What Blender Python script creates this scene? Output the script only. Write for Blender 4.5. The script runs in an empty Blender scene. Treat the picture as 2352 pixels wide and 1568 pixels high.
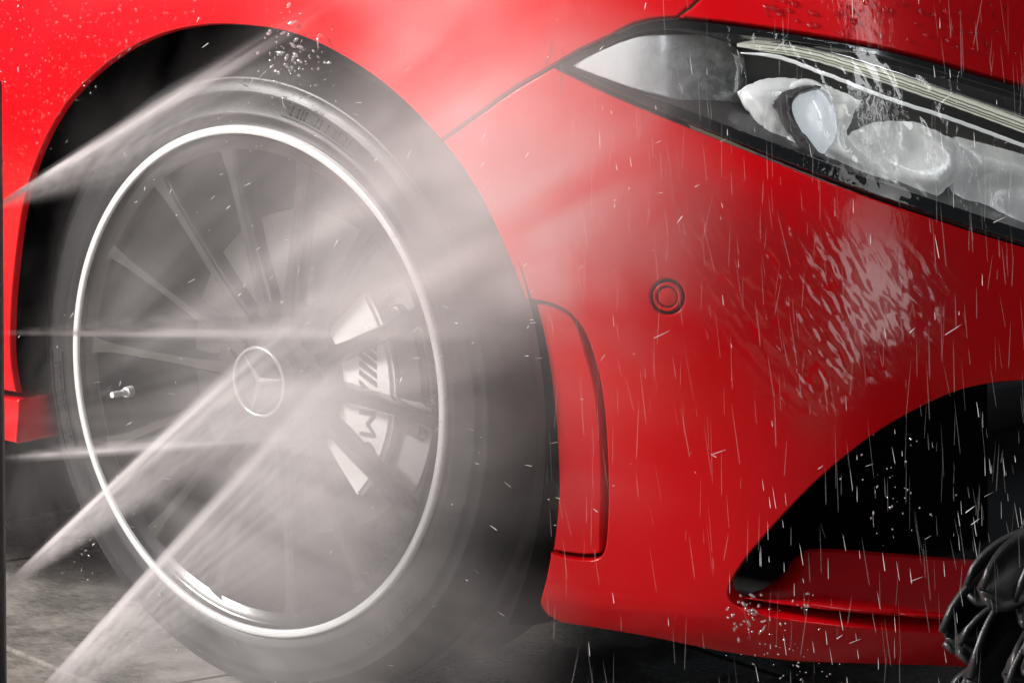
import bpy, bmesh, math, random
import numpy as np
from mathutils import Vector, Matrix, geometry, noise as mnoise

random.seed(7); rng = np.random.default_rng(7)
scn = bpy.context.scene
COL = scn.collection
PI = math.pi

# ------------------------------------------------------------------ camera
# trace coordinates: the photograph measured on a 2352 x 1568 grid
PW, PH = 2352.0, 1568.0
LENS = 150.0
FPX = LENS / 36.0 * PW
WHEEL = np.array([0.0, 0.0, 0.325])            # centre of the outer rim flange, x = car forward, -y = outboard
C_DIR = np.array([0.685, -0.705, 0.182]); C_DIR /= np.linalg.norm(C_DIR)
CAM = WHEEL + 4.28 * C_DIR
HEAD, PITCH = math.radians(130.616), math.radians(-9.947)
FWD = np.array([math.cos(HEAD) * math.cos(PITCH), math.sin(HEAD) * math.cos(PITCH), math.sin(PITCH)])
RGT = np.array([math.sin(HEAD), -math.cos(HEAD), 0.0])
UPV = np.cross(RGT, FWD)
cam_d = bpy.data.cameras.new('camera'); cam = bpy.data.objects.new('camera', cam_d); COL.objects.link(cam)
cam_d.lens = LENS; cam_d.sensor_width = 36.0; cam_d.clip_end = 200; cam_d.clip_start = 0.05
cam.matrix_world = Matrix(((RGT[0], UPV[0], -FWD[0], CAM[0]), (RGT[1], UPV[1], -FWD[1], CAM[1]), (RGT[2], UPV[2], -FWD[2], CAM[2]), (0, 0, 0, 1)))
cam_d.dof.use_dof = False
scn.camera = cam

# ------------------------------------------------------------------ light
world = bpy.data.worlds.new('World'); scn.world = world; world.use_nodes = True
bg = world.node_tree.nodes['Background']; bg.inputs[0].default_value = (0.80, 0.90, 1.0, 1); bg.inputs[1].default_value = 0.055
def area(name, loc, target, size, size_y, power, color, spread=180):
    d = bpy.data.lights.new(name, 'AREA'); d.shape = 'RECTANGLE'; d.size = size; d.size_y = size_y
    d.energy = power; d.color = color; d.spread = math.radians(spread)
    o = bpy.data.objects.new(name, d); COL.objects.link(o); o.location = loc
    o.rotation_euler = (Vector(target) - Vector(loc)).to_track_quat('-Z', 'Y').to_euler()
    return o
area('bay_door_light', (-2.40, -3.45, 2.95), (0.1, 0.0, 0.35), 1.6, 1.2, 650, (1.0, 0.965, 0.94))
area('bay_end_light', (4.2, -1.55, 1.0), (0.7, 0.1, 0.5), 1.2, 1.5, 11, (1.0, 0.98, 0.97))
area('headlight_glint_light', (2.7, -0.55, 2.6), (0.65, 0.1, 0.55), 0.35, 2.2, 16, (0.96, 0.98, 1.0))  # added unseen lamp, gives the wet headlight cover something bright to reflect
scn.view_settings.view_transform = 'Standard'; scn.view_settings.look = 'None'
scn.view_settings.exposure = 0.0; scn.view_settings.gamma = 1.0
cy = scn.cycles
cy.use_denoising = True
try: cy.denoiser = 'OPENIMAGEDENOISE'
except Exception: pass
cy.volume_bounces = 3; cy.max_bounces = 10; cy.transparent_max_bounces = 24
cy.volume_step_rate = 8.0; cy.volume_max_steps = 256
cy.use_adaptive_sampling = True; cy.adaptive_threshold = 0.04; cy.adaptive_min_samples = 16
cy.sample_clamp_indirect = 4.0

# ------------------------------------------------------------------ node helpers
class NT:
    def film(s, f0=0.03, normal=None):
        lw = s.n('ShaderNodeLayerWeight'); lw.inputs['Blend'].default_value = 0.5
        if normal: s.put(lw.inputs['Normal'], normal)
        return s.m('ADD', f0, s.m('MULTIPLY', s.m('POWER', lw.outputs['Facing'], 4.0), 0.8))
    def __init__(s, tree): s.t = tree; s.t.nodes.clear()
    def n(s, typ, **kw):
        x = s.t.nodes.new(typ)
        for k, v in kw.items(): setattr(x, k, v)
        return x
    def put(s, sock, v):
        if isinstance(v, bpy.types.NodeSocket): s.t.links.new(v, sock)
        elif v is not None:
            if sock.type == 'RGBA' and len(v) == 3: v = (*v, 1)
            sock.default_value = v
    def m(s, op, a, b=None, c=None, clamp=False):
        x = s.n('ShaderNodeMath', operation=op, use_clamp=clamp)
        s.put(x.inputs[0], a)
        if b is not None: s.put(x.inputs[1], b)
        if c is not None: s.put(x.inputs[2], c)
        return x.outputs[0]
    def vm(s, op, a, b=None):
        x = s.n('ShaderNodeVectorMath', operation=op); s.put(x.inputs[0], a)
        if b is not None: s.put(x.inputs[1], b)
        return x.outputs['Value'] if op in ('LENGTH', 'DISTANCE', 'DOT_PRODUCT') else x.outputs['Vector']
    def smooth(s, v, lo, hi):
        x = s.n('ShaderNodeMapRange', interpolation_type='SMOOTHSTEP'); s.put(x.inputs[0], v)
        s.put(x.inputs[1], lo); s.put(x.inputs[2], hi); return x.outputs[0]
    def noise(s, vec, scale, detail=3, rough=0.55, dist=0.0):
        x = s.n('ShaderNodeTexNoise'); s.put(x.inputs['Vector'], vec); s.put(x.inputs['Scale'], scale)
        s.put(x.inputs['Detail'], detail); s.put(x.inputs['Roughness'], rough); s.put(x.inputs['Distortion'], dist)
        return x.outputs['Fac']
    def sep(s, v):
        x = s.n('ShaderNodeSeparateXYZ'); s.put(x.inputs[0], v); return x.outputs
    def comb(s, a, b, c):
        x = s.n('ShaderNodeCombineXYZ'); [s.put(x.inputs[i], v) for i, v in enumerate((a, b, c))]; return x.outputs[0]
    def mix(s, f, a, b):
        x = s.n('ShaderNodeMix', data_type='RGBA'); s.put(x.inputs[0], f); s.put(x.inputs[6], a); s.put(x.inputs[7], b); return x.outputs[2]
    def bump(s, h, strength, dist=0.001):
        x = s.n('ShaderNodeBump'); s.put(x.inputs['Height'], h); x.inputs['Strength'].default_value = strength
        x.inputs['Distance'].default_value = dist; return x.outputs[0]
    def out(s, surf=None, vol=None):
        o = s.n('ShaderNodeOutputMaterial')
        if surf: s.t.links.new(surf, o.inputs[0])
        if vol: s.t.links.new(vol, o.inputs[1])
def newmat(name):
    m = bpy.data.materials.new(name); m.use_nodes = True; return m, NT(m.node_tree)
def pbsdf(t, color, rough=0.5, metal=0.0, coat=0.0, spec=0.5, emit=None, estr=0.0, normal=None, coat_normal=None, coat_rough=0.03):
    p = t.n('ShaderNodeBsdfPrincipled')
    t.put(p.inputs['Base Color'], color); t.put(p.inputs['Roughness'], rough); t.put(p.inputs['Metallic'], metal)
    t.put(p.inputs['Coat Weight'], coat); t.put(p.inputs['Coat Roughness'], coat_rough); t.put(p.inputs['Specular IOR Level'], spec)
    if emit: t.put(p.inputs['Emission Color'], emit); p.inputs['Emission Strength'].default_value = estr
    if normal: t.put(p.inputs['Normal'], normal)
    if coat_normal: t.put(p.inputs['Coat Normal'], coat_normal)
    return p.outputs[0]
MAT = {}
def simple(name, color, rough=0.5, metal=0.0, coat=0.0, emit=None, estr=0.0, var=0.15, scale=40, bump=0.0, bscale=120, spec=0.5):
    """principled surface with a little grain in colour and roughness"""
    m, t = newmat(name)
    g = t.n('ShaderNodeTexCoord').outputs['Object']
    nz = t.noise(g, scale, 4)
    c = t.mix(t.m('MULTIPLY', nz, 1.0, clamp=True), tuple(x * (1 - var) for x in color), tuple(min(1, x * (1 + var)) for x in color))
    r = t.m('ADD', rough * 0.8, t.m('MULTIPLY', nz, rough * 0.4))
    nrm = t.bump(t.noise(g, bscale, 3), bump) if bump else None
    t.out(pbsdf(t, c, r, metal, coat, spec, emit, estr, nrm)); MAT[name] = m; return m

def paint():
    m, t = newmat('red_paint')
    g = t.n('ShaderNodeNewGeometry').outputs['Position']
    # thin running water on the lacquer: vertical ripples drawn out downwards
    st = t.vm('MULTIPLY', g, (1.0, 1.0, 0.35))
    rip = t.noise(st, 55, 3, 0.6, 0.6)
    fine = t.noise(st, 260, 3, 0.65, 0.4)
    h = t.m('ADD', rip, t.m('MULTIPLY', fine, 0.30))
    nrm = t.bump(h, 0.20, 0.002); und = t.bump(h, 0.035, 0.002)
    c = t.mix(t.noise(g, 14, 3), (0.55, 0.0008, 0.004), (0.62, 0.0012, 0.006))
    t.out(pbsdf(t, c, 0.38, 0.0, 0.55, 0.08, normal=und, coat_normal=nrm, coat_rough=0.09))
    MAT['paint'] = m
paint()
simple('tyre_rubber', (0.010, 0.010, 0.011), 0.46, bump=0.15, bscale=220, scale=25)
simple('rim_silver', (0.74, 0.75, 0.75), 0.30, 0.4, spec=0.6, var=0.12, scale=90)
simple('emblem_silver', (0.42, 0.42, 0.42), 0.22, 0.7, var=0.1)
simple('rim_black', (0.009, 0.008, 0.009), 0.22, coat=0.55, var=0.2, spec=0.45)
simple('chrome', (0.85, 0.86, 0.87), 0.12, 1.0, var=0.05)
simple('dull_steel', (0.11, 0.107, 0.104), 0.38, 0.9, var=0.2, scale=60)
simple('caliper_silver', (0.78, 0.78, 0.76), 0.55, 0.0, var=0.06)
simple('caliper_grey', (0.30, 0.30, 0.30), 0.5, 0.0, var=0.2)
simple('print_black', (0.035, 0.034, 0.035), 0.45)
simple('plastic_black', (0.008, 0.008, 0.009), 0.45, bump=0.05)
simple('matte_black', (0.004, 0.004, 0.004), 0.95, spec=0.05)
simple('gloss_black', (0.010, 0.010, 0.011), 0.12, coat=0.6)
simple('lamp_grey', (0.085, 0.080, 0.082), 0.30, 0.2, var=0.3, scale=18)
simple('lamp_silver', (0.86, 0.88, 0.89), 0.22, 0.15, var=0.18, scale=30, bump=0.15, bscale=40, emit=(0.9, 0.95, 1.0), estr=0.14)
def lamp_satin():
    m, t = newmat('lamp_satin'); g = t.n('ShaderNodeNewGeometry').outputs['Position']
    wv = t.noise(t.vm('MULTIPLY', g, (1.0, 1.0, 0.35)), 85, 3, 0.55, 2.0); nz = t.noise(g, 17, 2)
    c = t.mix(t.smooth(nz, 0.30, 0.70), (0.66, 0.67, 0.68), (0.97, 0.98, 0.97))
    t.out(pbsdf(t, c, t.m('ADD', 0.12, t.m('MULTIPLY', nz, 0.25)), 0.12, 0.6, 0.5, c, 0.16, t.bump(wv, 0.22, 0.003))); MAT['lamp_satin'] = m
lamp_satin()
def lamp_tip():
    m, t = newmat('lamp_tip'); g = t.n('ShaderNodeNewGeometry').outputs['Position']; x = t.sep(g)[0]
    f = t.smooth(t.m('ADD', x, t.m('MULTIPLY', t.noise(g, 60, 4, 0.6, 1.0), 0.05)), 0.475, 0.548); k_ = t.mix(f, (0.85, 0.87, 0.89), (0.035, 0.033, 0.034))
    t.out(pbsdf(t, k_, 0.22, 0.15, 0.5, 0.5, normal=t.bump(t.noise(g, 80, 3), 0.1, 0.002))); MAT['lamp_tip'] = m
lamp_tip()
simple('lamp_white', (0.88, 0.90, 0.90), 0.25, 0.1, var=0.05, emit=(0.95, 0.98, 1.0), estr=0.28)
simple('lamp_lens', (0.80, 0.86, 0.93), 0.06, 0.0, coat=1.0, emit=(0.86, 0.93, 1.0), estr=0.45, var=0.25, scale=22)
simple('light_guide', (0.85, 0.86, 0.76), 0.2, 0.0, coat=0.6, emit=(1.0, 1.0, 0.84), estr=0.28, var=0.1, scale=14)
simple('guide_shade', (0.40, 0.41, 0.34), 0.4)
simple('post_black', (0.006, 0.006, 0.006), 0.5)
simple('brass', (0.55, 0.45, 0.28), 0.3, 0.9)

def glass(name, ior, scale, strength, rough=0.0, stretch=(1, 1, 1), tint=(1, 1, 1)):
    m, t = newmat(name)
    g = t.n('ShaderNodeNewGeometry').outputs['Position']
    h = t.noise(t.vm('MULTIPLY', g, stretch), scale, 4, 0.6, 1.2)
    b = t.n('ShaderNodeBsdfGlass'); b.inputs['IOR'].default_value = ior; b.inputs['Roughness'].default_value = rough
    b.inputs['Color'].default_value = (*tint, 1)
    if strength: t.put(b.inputs['Normal'], t.bump(h, strength, 0.004))
    t.out(b.outputs[0]); MAT[name] = m
glass('water', 1.33, 60, 0.0)

def wet_cover():
    """clear lamp cover with a sheet of water running over it: see-through with rippled reflections"""
    m, t = newmat('wet_cover')
    g = t.n('ShaderNodeNewGeometry').outputs['Position']
    h = t.noise(t.vm('MULTIPLY', g, (1, 1, 0.6)), 42, 4, 0.55, 1.0)
    big = t.noise(g, 11, 2)
    h2 = t.m('MULTIPLY', h, t.smooth(big, 0.38, 0.62))
    nrm = t.bump(h2, 0.5, 0.006)
    r = t.n('ShaderNodeBsdfTransparent'); r.inputs[0].default_value = (0.96, 0.97, 0.97, 1)
    gl = t.n('ShaderNodeBsdfGlossy'); gl.inputs['Roughness'].default_value = 0.04; t.put(gl.inputs['Normal'], nrm)
    mx = t.n('ShaderNodeMixShader'); t.put(mx.inputs[0], t.film(0.07, nrm)); t.put(mx.inputs[1], r.outputs[0]); t.put(mx.inputs[2], gl.outputs[0])
    t.out(mx.outputs[0]); MAT['wet_cover'] = m
wet_cover()

def splash_mat():
    m, t = newmat('broken_water'); g = t.n('ShaderNodeBsdfGlass'); g.inputs['IOR'].default_value = 1.33; d = t.n('ShaderNodeBsdfDiffuse'); d.inputs[0].default_value = (0.95, 0.95, 0.95, 1)
    gl = t.n('ShaderNodeBsdfGlossy'); gl.inputs['Roughness'].default_value = 0.1
    a = t.n('ShaderNodeMixShader'); a.inputs[0].default_value = 0.16; t.put(a.inputs[1], g.outputs[0]); t.put(a.inputs[2], gl.outputs[0])
    b = t.n('ShaderNodeMixShader'); b.inputs[0].default_value = 0.14; t.put(b.inputs[1], a.outputs[0]); t.put(b.inputs[2], d.outputs[0]); t.out(b.outputs[0]); MAT['broken_water'] = m
splash_mat()
def bead_mat():
    m, t = newmat('bead_water'); g = t.n('ShaderNodeBsdfGlass'); g.inputs['IOR'].default_value = 1.33; gl = t.n('ShaderNodeBsdfGlossy'); gl.inputs['Roughness'].default_value = 0.25
    a = t.n('ShaderNodeMixShader'); a.inputs[0].default_value = 0.035; t.put(a.inputs[1], g.outputs[0]); t.put(a.inputs[2], gl.outputs[0]); t.out(a.outputs[0]); MAT['bead_water'] = m
bead_mat()
def streak_mat(name, alpha):
    m, t = newmat(name)
    tr = t.n('ShaderNodeBsdfTransparent'); d = t.n('ShaderNodeBsdfDiffuse'); d.inputs[0].default_value = (0.95, 0.95, 0.95, 1)
    tl = t.n('ShaderNodeBsdfTranslucent'); tl.inputs[0].default_value = (0.95, 0.95, 0.95, 1)
    a = t.n('ShaderNodeMixShader'); a.inputs[0].default_value = 0.5; t.put(a.inputs[1], d.outputs[0]); t.put(a.inputs[2], tl.outputs[0])
    mx = t.n('ShaderNodeMixShader'); mx.inputs[0].default_value = alpha; t.put(mx.inputs[1], tr.outputs[0]); t.put(mx.inputs[2], a.outputs[0])
    t.out(mx.outputs[0]); MAT[name] = m
streak_mat('falling_water', 0.62); streak_mat('faint_water', 0.045)

def floor_mat():
    m, t = newmat('wet_concrete')
    g = t.n('ShaderNodeNewGeometry').outputs['Position']
    a = t.noise(g, 9, 6, 0.65); b = t.noise(t.vm('MULTIPLY', g, (1, 3, 1)), 70, 4, 0.7)
    f = t.m('ADD', t.m('MULTIPLY', a, 0.6), t.m('MULTIPLY', b, 0.55))
    c = t.mix(t.smooth(f, 0.35, 0.85), (0.09, 0.083, 0.074), (0.33, 0.305, 0.28))
    r = t.m('ADD', 0.22, t.m('MULTIPLY', t.smooth(a, 0.4, 0.65), 0.35))
    t.out(pbsdf(t, c, r, 0, 0.0, 0.5, normal=t.bump(f, 0.35, 0.004))); MAT['floor'] = m
floor_mat()
simple('grout', (0.27, 0.245, 0.17), 0.7, var=0.2)

# ------------------------------------------------------------------ object helpers
def obj(name, mesh, parent=None, mat=None, smooth=True):
    o = bpy.data.objects.new(name, mesh); COL.objects.link(o)
    if parent: o.parent = parent
    if mat and not mesh.materials: mesh.materials.append(MAT[mat])
    if smooth:
        for p in mesh.polygons: p.use_smooth = True
    return o
def empty(name, loc=(0, 0, 0), parent=None):
    o = bpy.data.objects.new(name, None); COL.objects.link(o); o.location = loc; o.empty_display_size = 0.05
    if parent: o.parent = parent
    return o
def tag(o, label=None, cat=None, group=None, kind=None):
    for k, v in (('label', label), ('category', cat), ('group', group), ('kind', kind)):
        if v: o[k] = v
    return o
def me(name, v, f):
    m = bpy.data.meshes.new(name); m.from_pydata([tuple(map(float, p)) for p in v], [], [tuple(map(int, q)) for q in f]); m.update(); return m
def from_bm(bm, name):
    bmesh.ops.recalc_face_normals(bm, faces=bm.faces[:])
    m = bpy.data.meshes.new(name); bm.to_mesh(m); bm.free(); return m
def lathe(name, prof, seg=128, a0=0, a1=2 * PI):
    """revolve (radius, y) profile about the y axis"""
    full = abs(a1 - a0 - 2 * PI) < 1e-6; n = seg if full else seg + 1
    v, f = [], []
    for i in range(n):
        a = a0 + (a1 - a0) * i / seg
        for r, y in prof: v.append((r * math.cos(a), y, r * math.sin(a)))
    k = len(prof)
    for i in range(seg):
        j = (i + 1) % n
        for p in range(k - 1): f.append((i * k + p, i * k + p + 1, j * k + p + 1, j * k + p))
    bm = bmesh.new(); m = me(name, v, f); bm.from_mesh(m); bpy.data.meshes.remove(m); return from_bm(bm, name)
def flat_shade(o, angle=35):
    m = o.data
    try: m.set_sharp_from_angle(angle=math.radians(angle))
    except Exception: pass
def box_bm(bm, size, mat4, bevel=0.0):
    r = bmesh.ops.create_cube(bm, size=1.0); vs = r['verts']
    bmesh.ops.scale(bm, vec=size, verts=vs)
    if bevel:
        es = list({e for v in vs for e in v.link_edges})
        r2 = bmesh.ops.bevel(bm, geom=es, offset=bevel, segments=2, affect='EDGES', profile=0.6)
        vs = list({v for f in r2['faces'] for v in f.verts} | {v for v in vs if v.is_valid})
    bmesh.ops.transform(bm, matrix=mat4, verts=vs)
def box(name, size, loc, parent, mat, bevel=0.003, rot=None):
    bm = bmesh.new(); M = Matrix.Translation(loc)
    if rot is not None: M = M @ rot
    box_bm(bm, size, M, bevel); return obj(name, from_bm(bm, name), parent, mat)
def tube(pts, rad, seg=10, caps=True):
    """verts, faces of a tube along 3d points with radii"""
    P = [Vector(p) for p in pts]; n = len(P); v, f = [], []
    up = Vector((0.13, 0.21, 0.97)).normalized()
    for i, p in enumerate(P):
        d = (P[min(i + 1, n - 1)] - P[max(i - 1, 0)]).normalized()
        a = d.cross(up).normalized(); b = d.cross(a)
        r = rad[i] if hasattr(rad, '__len__') else rad
        for k in range(seg):
            t = 2 * PI * k / seg; v.append(p + (a * math.cos(t) + b * math.sin(t)) * r)
    for i in range(n - 1):
        for k in range(seg):
            k2 = (k + 1) % seg; f.append((i * seg + k, i * seg + k2, (i + 1) * seg + k2, (i + 1) * seg + k))
    if caps: f.append(tuple(range(seg))[::-1]); f.append(tuple(range((n - 1) * seg, n * seg)))
    return v, f

# ------------------------------------------------------------------ volumes: density field sampled on a grid
def vol_object(name, lo, hi, res, field, color, aniso, M=None):
    """box of spray whose density is field(t, local position) sampled into a voxel grid"""
    bm = bmesh.new(); box_bm(bm, Vector(hi) - Vector(lo), Matrix.Translation((Vector(lo) + Vector(hi)) / 2)); mesh = from_bm(bm, name)
    m, t = newmat(name + '_water'); pv = t.n('ShaderNodeVolumePrincipled'); pv.inputs['Color'].default_value = (*color, 1); pv.inputs['Anisotropy'].default_value = aniso
    pv.inputs['Density'].default_value = 1.0; t.out(vol=pv.outputs[0]); mesh.materials.append(m)
    o = bpy.data.objects.new(name, mesh); COL.objects.link(o)
    if M is not None: o.matrix_world = M
    g = bpy.data.node_groups.new(name + '_density', 'GeometryNodeTree'); g.interface.new_socket('Geometry', in_out='INPUT', socket_type='NodeSocketGeometry'); g.interface.new_socket('Geometry', in_out='OUTPUT', socket_type='NodeSocketGeometry')
    t = NT(g); t.n('NodeGroupInput'); out = t.n('NodeGroupOutput'); vc = t.n('GeometryNodeVolumeCube'); sm = t.n('GeometryNodeSetMaterial'); sm.inputs['Material'].default_value = m
    d = field(t, t.n('GeometryNodeInputPosition').outputs[0])
    d = t.m('MAXIMUM', t.m('SUBTRACT', d, 0.12), 0.0)
    t.put(vc.inputs['Density'], d); vc.inputs['Min'].default_value = lo; vc.inputs['Max'].default_value = hi
    for k_, ax in enumerate('XYZ'): vc.inputs['Resolution ' + ax].default_value = max(8, int((hi[k_] - lo[k_]) / res))
    g.links.new(vc.outputs[0], sm.inputs['Geometry']); g.links.new(sm.outputs[0], out.inputs[0])
    md = o.modifiers.new('density', 'NODES'); md.node_group = g
    return o

# ------------------------------------------------------------------ trace helpers
def ray(px, py):
    d = FWD + RGT * (px - PW / 2) / FPX - UPV * (py - PH / 2) / FPX
    return d / np.linalg.norm(d)
def on_plane(px, py, axis, val):
    d = ray(px, py); t = (val - CAM[axis]) / d[axis]; return CAM + d * t
def project(p):
    q = np.asarray(p, float) - CAM; w = q @ FWD
    return PW / 2 + FPX * (q @ RGT) / w, PH / 2 - FPX * (q @ UPV) / w

# ------------------------------------------------------------------ car body surface: plan outline swept by a height profile
PLAN = np.array([(-1.6, -0.030), (-1.2, -0.032), (-0.8, -0.033), (-0.5, -0.032), (-0.2, -0.030), (0.0, -0.029), (0.2, -0.026), (0.33, -0.020), (0.43, -0.004),
                 (0.52, 0.026), (0.60, 0.070), (0.665, 0.128), (0.715, 0.20), (0.755, 0.29), (0.785, 0.40), (0.81, 0.54), (0.83, 0.72), (0.84, 0.92)])
def catmull(pts, per=16, closed=False):
    pts = np.asarray(pts, float); n = len(pts); o = []
    for i in range(n - 1):
        p0 = pts[max(i - 1, 0)]; p1 = pts[i]; p2 = pts[i + 1]; p3 = pts[min(i + 2, n - 1)]
        for k in range(per):
            t = k / per
            o.append(0.5 * ((2 * p1) + (-p0 + p2) * t + (2 * p0 - 5 * p1 + 4 * p2 - p3) * t * t + (-p0 + 3 * p1 - 3 * p2 + p3) * t ** 3))
    o.append(pts[-1]); return np.array(o)
_pl = catmull(PLAN, 40)
_s = np.concatenate([[0], np.cumsum(np.linalg.norm(np.diff(_pl, axis=0), axis=1))])
UU = np.arange(0, _s[-1], 0.002)
PX_, PY_ = np.interp(UU, _s, _pl[:, 0]), np.interp(UU, _s, _pl[:, 1])
k = np.ones(41) / 41
def _sm(a):
    b = np.convolve(np.pad(a, 20, mode='reflect', reflect_type='odd'), k, mode='valid'); return b
PX_, PY_ = _sm(PX_), _sm(PY_)
TX, TY = np.gradient(PX_, 0.002), np.gradient(PY_, 0.002); L_ = np.hypot(TX, TY)
NX, NY = TY / L_, -TX / L_                     # outward
ZS = np.array([0.05, 0.09, 0.115, 0.135, 0.155, 0.18, 0.25, 0.35, 0.45, 0.54, 0.62, 0.69, 0.75, 0.80, 0.84, 0.87, 0.89, 0.90])
OS = np.array([-.13, -.080, -.045, -.023, -.009, -.001, 0, 0.001, 0.001, 0, -.003, -.010, -.022, -.042, -.075, -.13, -.22, -.34])
OF = np.array([-.13, -.078, -.040, -.018, -.006, 0.0, 0, -.002, -.008, -.021, -.042, -.068, -.096, -.128, -.172, -.25, -.38, -.56])
def dense(a, b):
    c = catmull(np.stack([a, b], 1), 24); zz = np.linspace(a[0], a[-1], 500); return zz, np.interp(zz, np.maximum.accumulate(c[:, 0]), c[:, 1])
ZZ, OSD = dense(ZS, OS); _, OFD = dense(ZS, OF)
_q = np.concatenate([[0], np.cumsum(np.hypot(np.diff(ZZ), np.diff(OFD)))]); QMAX = _q[-1]
def sstep(a, b, x):
    t = np.clip((x - a) / (b - a), 0, 1); return t * t * (3 - 2 * t)
def body(u, q, depth=0.0):
    """points of the body skin, depth metres inside it"""
    u = np.asarray(u, float); q = np.asarray(q, float)
    z = np.interp(q, _q, ZZ); x = np.interp(u, UU, PX_); y = np.interp(u, UU, PY_); nx = np.interp(u, UU, NX); ny = np.interp(u, UU, NY)
    o = offs(x, z) - depth
    return np.stack([x + nx * o, y + ny * o, z], -1)
def offs(x, z):
    w = sstep(0.28, 0.66, x)
    o = (1 - w) * np.interp(z, ZZ, OSD) + w * np.interp(z, ZZ, OFD)
    r = np.hypot(x, z - 0.325)
    fl = 0.0030 * (1 - sstep(0.40, 0.46, r)) * (1 - sstep(0.30, 0.42, x)) * sstep(0.30, 0.55, z)
    return o + fl
def body_normal(u, q, depth=0.0):
    e = 0.004; du = body(u + e, q, depth) - body(u - e, q, depth); dq = body(u, np.minimum(q + e, QMAX), depth) - body(u, np.maximum(q - e, 0), depth)
    n = np.cross(du, dq); return n / np.maximum(np.linalg.norm(n, axis=-1, keepdims=True), 1e-9)
def hit(px, py, depth=0.0):
    """(u, q) where the line of sight through a traced point meets the skin"""
    d = ray(px, py); ts = np.arange(3.2, 5.4, 0.02); P = CAM + ts[:, None] * d
    def F(P):
        i = np.argmin((PX_[None, ::8] - P[:, 0:1]) ** 2 + (PY_[None, ::8] - P[:, 1:2]) ** 2, axis=1) * 8
        # refine on the tangent
        t = (P[:, 0] - PX_[i]) * TX[i] / L_[i] + (P[:, 1] - PY_[i]) * TY[i] / L_[i]
        u = np.clip(UU[i] + t, 0, UU[-1]); x = np.interp(u, UU, PX_); y = np.interp(u, UU, PY_)
        dd = (P[:, 0] - x) * np.interp(u, UU, NX) + (P[:, 1] - y) * np.interp(u, UU, NY)
        return dd - (offs(x, np.clip(P[:, 2], ZZ[0], ZZ[-1])) - depth), u
    f, u = F(P)
    ix = np.where((f[:-1] > 0) & (f[1:] <= 0))[0]
    if len(ix) == 0: j = int(np.argmin(np.abs(f))); return u[j], float(np.interp(P[j, 2], ZZ, _q))
    a, b = ts[ix[0]], ts[ix[0] + 1]; fa, fb_ = f[ix[0]], f[ix[0] + 1]; c = a; uc = u[ix[0]:ix[0] + 1]
    for _ in range(5):
        c = a + (b - a) * fa / max(fa - fb_, 1e-12); fc, uc = F((CAM + c * d)[None])
        if abs(fc[0]) < 1e-6: break
        if fc[0] > 0: a, fa = c, fc[0]
        else: b, fb_ = c, fc[0]
    p = CAM + c * d
    return uc[0], float(np.interp(np.clip(p[2], ZZ[0], ZZ[-1]), ZZ, _q))
def at(px, py, depth=0.0):
    u, q = hit(px, py, depth); return body(u, q, depth)
def dense_px(pts, step=9.0, smooth=True):
    c = catmull(pts, 14) if smooth and len(pts) > 2 else np.asarray(pts, float)
    s = np.concatenate([[0], np.cumsum(np.linalg.norm(np.diff(c, axis=0), axis=1))]); n = max(2, int(s[-1] / step) + 1)
    t = np.linspace(0, s[-1], n); return np.stack([np.interp(t, s, c[:, 0]), np.interp(t, s, c[:, 1])], 1)
def outline(segs, depth=0.0, step=9.0):
    """closed (u, q) outline from traced segments; each segment is smooth, corners between them stay"""
    pts = []
    for sg in segs:
        sm = not (isinstance(sg, tuple) and sg[0] == 'line'); p = sg if sm else sg[1]
        d = dense_px(p, step, sm); pts.extend(d[:-1])
    return np.array([hit(x, y, depth) for x, y in pts])
def inside(poly, pts):
    x, y = pts[:, 0], pts[:, 1]; r = np.zeros(len(pts), bool); n = len(poly); j = n - 1
    for i in range(n):
        xi, yi = poly[i]; xj, yj = poly[j]
        c = (yi > y) != (yj > y)
        if yi != yj: r ^= c & (x < (xj - xi) * (y - yi) / (yj - yi) + xi)
        j = i
    return r
def edge_dist(poly, pts):
    d = np.full(len(pts), 1e9)
    for i in range(len(poly)):
        a = poly[i]; b = poly[(i + 1) % len(poly)]; ab = b - a; l2 = max(ab @ ab, 1e-12)
        t = np.clip(((pts - a) @ ab) / l2, 0, 1); d = np.minimum(d, np.linalg.norm(pts - (a + t[:, None] * ab), axis=1))
    return d
def clean(poly, tol=0.0012):
    o = [poly[0]]
    for p in poly[1:]:
        if np.linalg.norm(p - o[-1]) > tol: o.append(p)
    if np.linalg.norm(o[0] - o[-1]) < tol: o.pop()
    return np.array(o)
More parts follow.
